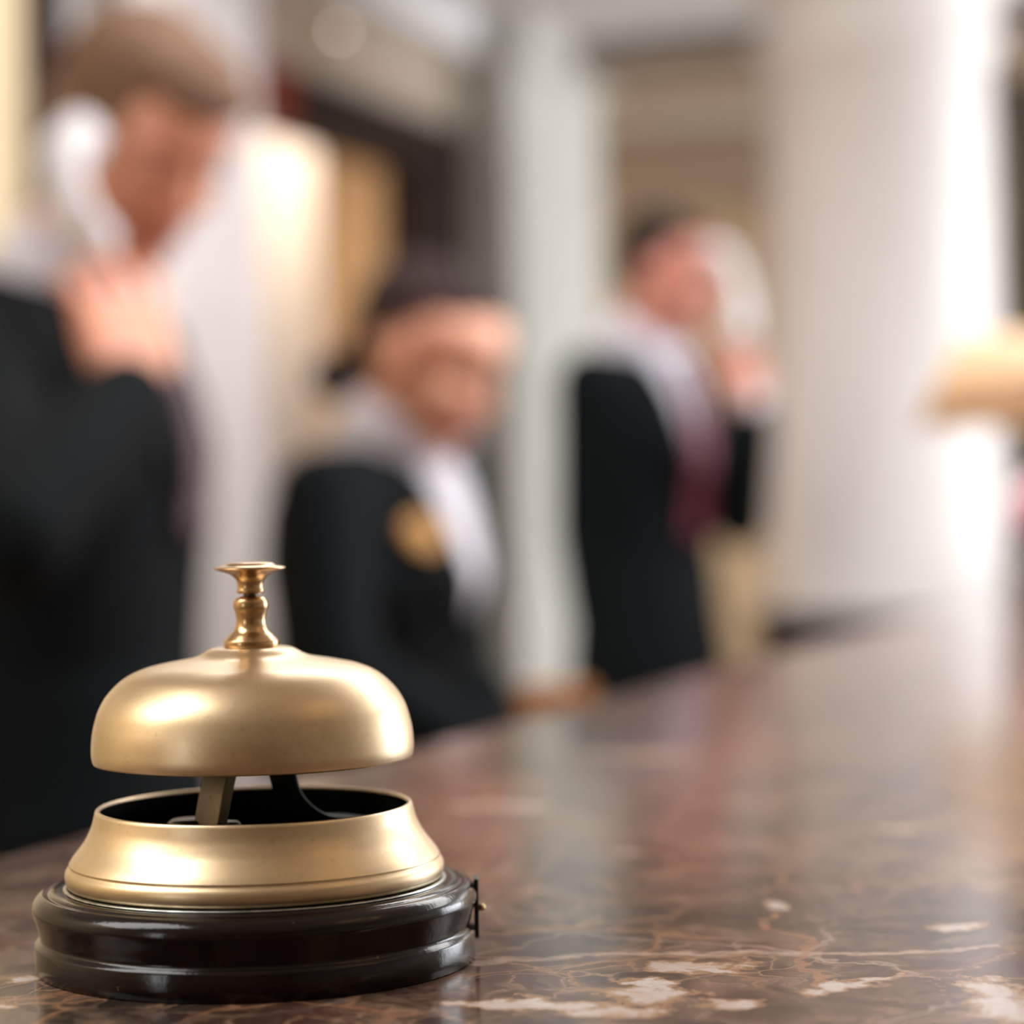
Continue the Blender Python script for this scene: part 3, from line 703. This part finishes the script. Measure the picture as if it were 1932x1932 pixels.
    for hip, kn, ft in knees:
        bm = bmesh.new(); b0 = Vector((ft.x, ft.y, 0))
        loft(bm, [(b0 + fw * .05 + Vector((0, 0, z)), fw * a_, lf * b_) for z, a_, b_ in ((0, .14, .048), (.02, .143, .05), (.045, .135, .046), (.07, .10, .04), (.09, .06, .035))])
        for v in bm.verts:
            if v.co.z > .05: v.co -= fw * (v.co.z - .05) * 1.2
        o = bm_obj('shoe', bm, M['shoe']); o.parent = root; o.matrix_basis = inv
    # hair
    bm = bmesh.new()
    for c, r in P['hair']: ellipsoid(bm, H, [x * hs for x in c], [x * hs for x in r])
    hr = fuse('hair', bm, P['hairmat'], None, .005, 3, .5); hr.parent = root; hr.matrix_basis = inv
    for i in range(len(hr.data.vertices)):
        v = hr.data.vertices[i]; l = H.inverted() @ v.co
        v.co += (H.to_3x3() @ l.normalized()) * .0015 * math.sin(l.y * 420 + 9 * math.sin(l.x * 30)) 
    for nm, lst, mt in P.get('hair_extra', []):
        bm = bmesh.new()
        for c, r in lst: ellipsoid(bm, H, [x * hs for x in c], [x * hs for x in r])
        o = fuse(nm, bm, mt, None, .005, 3, .5); o.parent = hr; o.matrix_basis = Matrix.Identity(4)
    return root, jk, bvh, dict(pel=pel, up=up, fr=fr, lat=lat, Ls=Ls, inv=inv, root=root, drape=drape, arms=arms)

def head_matrix(center, yaw_deg, pitch_deg, roll_deg=0):
    """yaw: 0 faces image right, negative turns towards the viewer; pitch>0 looks down"""
    return Matrix.Translation(center) @ Matrix.Rotation(math.radians(yaw_deg), 4, 'Z') @ Matrix.Rotation(math.radians(pitch_deg), 4, 'Y') @ Matrix.Rotation(math.radians(roll_deg), 4, 'X')

def handset(name, label, A, Bp, out, s=1.0, group=None):
    """telephone handset from ear end A to mouth end Bp, bulging to 'out'"""
    A = Vector(A); Bp = Vector(Bp); ax = (Bp - A).normalized(); out = (Vector(out) - ax * Vector(out).dot(ax)).normalized(); L = (Bp - A).length
    root = thing(name, label, 'telephone', A)
    bm = bmesh.new()
    lat = ax.cross(out); n = 14; rings = []
    for i in range(n + 1):
        t = i / n; c = ax * L * t + out * (.022 * math.sin(PI * t) + .012)
        wv = (.030 - .008 * math.sin(PI * t)) * s; tv = (.013 + .002 * math.cos(2 * PI * t)) * s
        if i in (0, n): wv *= .8; tv *= .7
        rings.append((c, lat * wv, out * tv))
    loft(bm, rings); bm_obj('handle', bm, M['phone'], root)
    for t, nm in ((.08, 'earpiece'), (.92, 'mouthpiece')):
        b2 = lathe([(0, -.016), (.020, -.016), (.026, -.010), (.027, .004), (.022, .012), (0, .014)], 28)
        q = out.to_track_quat('Z', 'Y').to_matrix().to_4x4()
        for v in b2.verts: v.co = Matrix.Translation(ax * L * t + out * .004) @ q @ (v.co * s)
        bm_obj(nm, b2, M['phone'], root)
    return root

# --- man on the left, phone at his ear
Hc = at(262, 268, 2.50); H1 = head_matrix(Hc, -46, 33, 0)
w1 = at(250, 742, 2.27)
man1 = dict(s=1.0, pelvis=at(150, 1520, 2.56), neck=at(112, 530, 2.56), yaw=math.radians(-13), head=H1, hs=1.0, skin=M['skin'], brow=M['hair_brown'], down=True,
    shR=at(-55, 650, 2.38), elR=at(20, 1010, 2.10), wrR=w1, elL=at(270, 1180, 2.75), wrL=at(330, 1580, 2.5),
    handR=dict(f=at(205, 440, 2.33) - w1, n=Vector((-.55, .8, .1)), side=-1, curl=(10, 24, 20), th=.9),
    handL=dict(f=Vector((.8, -.4, -.35)), n=Vector((0, 0, -1)), side=-1), tie=M['tie_grey'], vbot=.52, vw=.06,
    hair=[((-.018, 0, .050), (.102, .083, .090)), ((.030, 0, .092), (.068, .064, .042)), ((.066, .006, .086), (.042, .056, .028)), ((-.05, 0, .01), (.068, .074, .07))],
    hairmat=M['hair_brown'], hair_extra=[('clipped_sides', [((-.032, 0, .012), (.086, .0805, .062)), ((.010, .066, .012), (.022, .012, .035)), ((.010, -.066, .012), (.022, .012, .035))], M['hair_short'])])
r1, *_x = person('person in a black suit at the left, head bowed, telephone at the ear', man1)
ear = at(146, 252, 2.385); mth = at(170, 474, 2.35)
handset('telephone_handset', 'white telephone handset held by the nearest man at the left', ear, mth, Vector((-.35, -1, 0)), 1.08)

# --- woman in the middle, looking down
Hc = at(808, 678, 2.98); H2 = head_matrix(Hc, -30, 24, 0)
wr = at(915, 1430, 2.70); wl = at(960, 1400, 2.98)
wom = dict(s=.88, fem=True, pelvis=at(705, 1520, 3.08), neck=at(735, 822, 3.02), yaw=math.radians(-28), head=H2, hs=.92, skin=M['skin_fair'], brow=M['hair_dark'], down=True,
    elR=at(640, 1270, 2.80), wrR=wr, elL=at(860, 1260, 3.14), wrL=wl,
    handR=dict(f=Vector((.9, -.1, -.25)), n=Vector((0, 0, -1)), side=1), handL=dict(f=Vector((.85, -.3, -.1)), n=Vector((0, 0, -1)), side=-1),
    vbot=.50, vw=.068, colh=.06,
    hair=[((-.026, 0, .050), (.096, .079, .080)), ((.010, 0, .082), (.068, .062, .040)), ((-.068, 0, .0), (.048, .064, .060))], hairmat=M['hair_dark'],
    hair_extra=[('hair_bun', [((-.128, 0, -.075), (.036, .038, .036)), ((-.105, 0, -.05), (.028, .03, .03))], M['hair_dark'])])
r2, jk2, bvh2, q2 = person('person with pinned-up dark hair in a black blazer looking down at the desk', wom)
o = q2['drape']('name_badge', lambda h: -.104 - .030 * math.sqrt(max(0, 1 - ((h - .785) / .045) ** 2)), lambda h: -.104 + .030 * math.sqrt(max(0, 1 - ((h - .785) / .045) ** 2)), .74, .83, .016, .006, M['gold'], 6, 12); o.parent = q2['root']; o.matrix_basis = q2['inv']; o['label'] = 'oval gold name badge'
for v in o.data.vertices: pass
# --- man at the back, phone in his raised hand
Hc = at(1262, 524, 4.90); H3 = head_matrix(Hc, -22, 8, 0)
w3 = at(1420, 768, 4.72)
man3 = dict(s=1.0, pelvis=at(1222, 1190, 4.95), neck=at(1200, 650, 4.95), yaw=math.radians(-36), head=H3, hs=1.0, skin=M['skin_pink'], brow=M['hair_black'],
    elR=at(1100, 1000, 4.85), wrR=at(1135, 1280, 4.85), elL=at(1398, 985, 4.92), wrL=w3,
    handR=dict(f=Vector((.3, -.5, -.8)), n=Vector((.6, .4, 0)), side=-1), handL=dict(f=at(1392, 575, 4.73) - w3, n=Vector((-.7, .6, 0)), side=1, curl=(24, 40, 28), th=.9),
    tie=M['tie_red'], vbot=.34, vw=.08, colh=.06,
    hair=[((-.030, 0, .054), (.094, .081, .080)), ((.016, 0, .086), (.058, .062, .033)), ((-.062, 0, .012), (.052, .070, .056))], hairmat=M['hair_black'])
r3, *_x = person('person in a black suit and burgundy tie at the back, phone in raised hand', man3)
handset('telephone_handset', 'pale telephone handset raised to the face by the farthest man', at(1348, 468, 4.80), at(1392, 640, 4.70), Vector((.8, -.6, 0)), 1.0)

# ================================================================== OBJECTS ON AND BEHIND THE COUNTER
# lamp with coolie shade at the right edge
lp = at(2022, 900, 2.85); lamp = thing('table_lamp', 'table lamp with a beige conical shade on the counter at the right edge', 'lamp', (lp.x, lp.y, TOP))
zb = at(1850, 800, 2.85).z - TOP; zt = at(1850, 636, 2.85).z - TOP
bm_obj('lamp_shade', lathe([(.178, zb), (.128, zt), (.1265, zt), (.1765, zb)], 64, True), M['shade'], lamp)
bm_obj('lamp_base', lathe([(0, 0), (.052, 0), (.052, .01), (.03, .02), (.014, .035), (.022, .06), (.026, .09), (.016, .13), (.009, .15), (.009, zt - .03), (0, zt - .03)], 40), M['vase'], lamp)
b_ = bm_obj('bulb', lathe([(0, zt - .035), (.012, zt - .035), (.024, zt - .01), (.026, zt + .0), (.018, zt + .02), (0, zt + .026)], 24), None, lamp)
mb = NT('glowing_bulb'); mb.b.inputs['Emission Color'].default_value = (1, .85, .6, 1); mb.b.inputs['Emission Strength'].default_value = 12; b_.data.materials.clear(); b_.data.materials.append(mb.m)
mw_ = NT('dim_glowing_bulb'); mw_.b.inputs['Emission Color'].default_value = (1, .9, .8, 1); mw_.b.inputs['Emission Strength'].default_value = 7
mc_ = NT('warm_glowing_bulb'); mc_.b.inputs['Emission Color'].default_value = (1, .62, .28, 1); mc_.b.inputs['Emission Strength'].default_value = 30
pl = bpy.data.lights.new('lamp_light', 'POINT'); pl.energy = 2.6; pl.color = (1, .8, .6); pl.shadow_soft_size = .03
po = bpy.data.objects.new('lamp_light', pl); C.objects.link(po); po.location = (lp.x, lp.y, TOP + zb + .03)
# vase of pink flowers
vp = at(1985, 940, 2.42); vs = thing('flower_vase', 'grey vase of pink flowers on the counter at the right edge', 'vase', (vp.x, vp.y, TOP))
bm_obj('vase_body', lathe([(0, 0), (.026, 0), (.034, .012), (.036, .035), (.028, .055), (.022, .066), (.024, .07), (.020, .07), (.018, .06), (0, .02)], 40), M['vase'], vs)
rnd = random.Random(3)
for i in range(11):
    a = rnd.uniform(0, 2 * PI); el = rnd.uniform(.1, 1.2); d = Vector((math.cos(a) * math.cos(el), math.sin(a) * math.cos(el), math.sin(el) * .9))
    c = Vector((0, 0, .085)) + d * .045
    bm = bmesh.new()
    for ring, (n_, rr, tl) in enumerate(((6, .012, .9), (5, .008, .4), (3, .004, .1))):
        for j in range(n_):
            aa = 2 * PI * j / n_ + ring; q = d.to_track_quat('Z', 'Y').to_matrix().to_4x4()
            ellipsoid(bm, Matrix.Translation(c) @ q @ Matrix.Rotation(aa, 4, 'Z'), (rr, 0, .002 * ring), (.0085, .0075, .0025), Matrix.Rotation(-tl * .6, 4, 'Y'), 10, 6)
    bl = bm_obj('blossom', bm, M['petal'] if i % 3 else M['petal_white'], vs)
    bm = bmesh.new(); capsule(bm, Vector((0, 0, .06)), c, .0015, .0012, 8); bm_obj('stem', bm, M['leaf'], bl)
bm = bmesh.new()
for i in range(9):
    a = i * .7; d = Vector((math.cos(a), math.sin(a), .35)).normalized()
    ellipsoid(bm, Matrix.Translation(Vector((0, 0, .075)) + d * .035) @ d.to_track_quat('X', 'Z').to_matrix().to_4x4(), (0, 0, 0), (.02, .008, .0015), None, 12, 6)
bm_obj('leaves', bm, M['leaf'], vs)
# tall dark cabinet beyond the column
kp = at(2050, 900, 6.0); ks = kp.dot(U); kt = kp.dot(N)
cab = thing('display_cabinet', 'tall dark olive wooden cabinet behind the lamp at the right edge', 'cabinet', (kp.x, kp.y, 0), YAW)
bm = bmesh.new(); box(bm, (0, 0, 1.08), (.35, .34, 2.16)); box(bm, (0, 0, 2.18), (.41, .40, .06)); box(bm, (0, 0, .04), (.39, .38, .08)); bm_obj('carcass', bm, M['olive'], cab, smooth=False, bevel=.005)
for z in (.6, 1.62):
    bm = bmesh.new(); box(bm, (-.185, 0, z), (.02, .30, .94)); d_ = bm_obj('cabinet_door', bm, M['olive'], cab, smooth=False, bevel=.004)
    bm = bmesh.new(); ellipsoid(bm, Matrix.Identity(4), (-.205, .12, z), (.012, .012, .012)); bm_obj('knob', bm, M['brass_bright'], d_)
# curtains
def curtain(name, label, s0, s1, t, z0, z1, mat, amp=.035, folds=8, cat='curtain', axis='s'):
    root = bmesh.new(); n = folds * 12; V = []
    for i in range(n + 1):
        u = i / n; a = s0 + (s1 - s0) * u; o_ = amp * math.sin(2 * PI * folds * u) + amp * .3 * math.sin(2 * PI * folds * 2.3 * u)
        row = []
        for z in (z0, (z0 + z1) / 2, z1):
            row.append(root.verts.new((a, t + o_, z) if axis == 's' else (t + o_, a, z)))
        V.append(row)
    for a, b in zip(V, V[1:]):
        for j in range(2): root.faces.new((a[j], b[j], b[j + 1], a[j + 1]))
    o = bm_obj(name, root, mat, mw=ROOM.copy()); sd = o.modifiers.new('thick', 'SOLIDIFY'); sd.thickness = .004
    o['label'] = label; o['category'] = cat
    return o
curtain('curtain', 'white floor-length curtain hanging left of the dark doorway', s_at(250, TW - .1), s_at(468, TW - .1), TW - .12, .02, CEIL - .05, M['sheer'], .03, 4)
sC0 = s_at(500, 2.75); 
curtain('curtain', 'white curtain hanging inside the doorway behind the woman', s_at(380, 3.05), s_at(600, 3.05), 3.05, .02, 2.5, M['sheer'], .03, 4)
curtain('curtain', 'ochre curtain on the back wall behind the farthest man', 3.62, 3.10, 9.9, .02, 2.0, M['ochre'], .03, 5, axis='t')
# small oak box on the inner desk
bp_ = at(1048, 1300, 2.38); ob = thing('wooden_box', 'small orange oak box behind the counter between woman and farthest man', 'box', (bp_.x, bp_.y, .9), YAW)
hz = at(1048, 1292, 2.38).z - .9
bm = bmesh.new(); box(bm, (0, 0, hz * .4), (.055, .055, hz * .8)); bm_obj('box_body', bm, M['oak'], ob, smooth=False, bevel=.003)
bm = bmesh.new(); box(bm, (0, 0, hz * .9), (.06, .06, hz * .2)); lid = bm_obj('lid', bm, M['oak'], ob, smooth=False, bevel=.004)
# brass wall lamp over the doorway
sp = R(s_at(652, TW - .05), TW - .05, 2.36); wl_ = thing('wall_lamp', 'small round wall lamp above the dark wooden doorway', 'lamp', sp, YAW)
bm = lathe([(0, 0), (.03, 0), (.03, .006), (.012, .01), (.009, .03), (.016, .036), (.016, .04), (0, .04)], 28)
for v in bm.verts: v.co = Matrix.Rotation(PI / 2, 4, 'X') @ v.co + Vector((0, .038, 0))
bm_obj('mount', bm, M['brass_bright'], wl_)
bm = bmesh.new(); ellipsoid(bm, Matrix.Identity(4), (0, -.008, 0), (.006, .006, .006)); b_ = bm_obj('bulb', bm, mw_.m, wl_)
# chandelier overhead: its warm bulbs are mirrored in the bell
ch = thing('chandelier', 'brass chandelier with warm bulbs hanging overhead, mirrored in the bell', 'chandelier', (1.15, .25, CEIL - .25))
bm_obj('chandelier_stem', lathe([(0, .25), (.05, .25), (.04, .235), (.008, .22), (.008, .06), (.03, .03), (.035, 0), (.02, -.03), (0, -.04)], 32), M['brass_bright'], ch)
for i in range(8):
    a = 2 * PI * i / 8 + .2; c, sn = math.cos(a), math.sin(a)
    bm = bmesh.new(); chain(bm, [Vector((0, 0, 0)), Vector((c * .1, sn * .1, -.03)), Vector((c * .2, sn * .2, -.01)), Vector((c * .26, sn * .26, .03))], [.006] * 4); ar = bm_obj('arm', bm, M['brass_bright'], ch)
    bm = bmesh.new(); ellipsoid(bm, Matrix.Identity(4), (c * .26, sn * .26, .055), (.014, .014, .024)); bm_obj('bulb', bm, mc_.m, ar)
# ================================================================== end
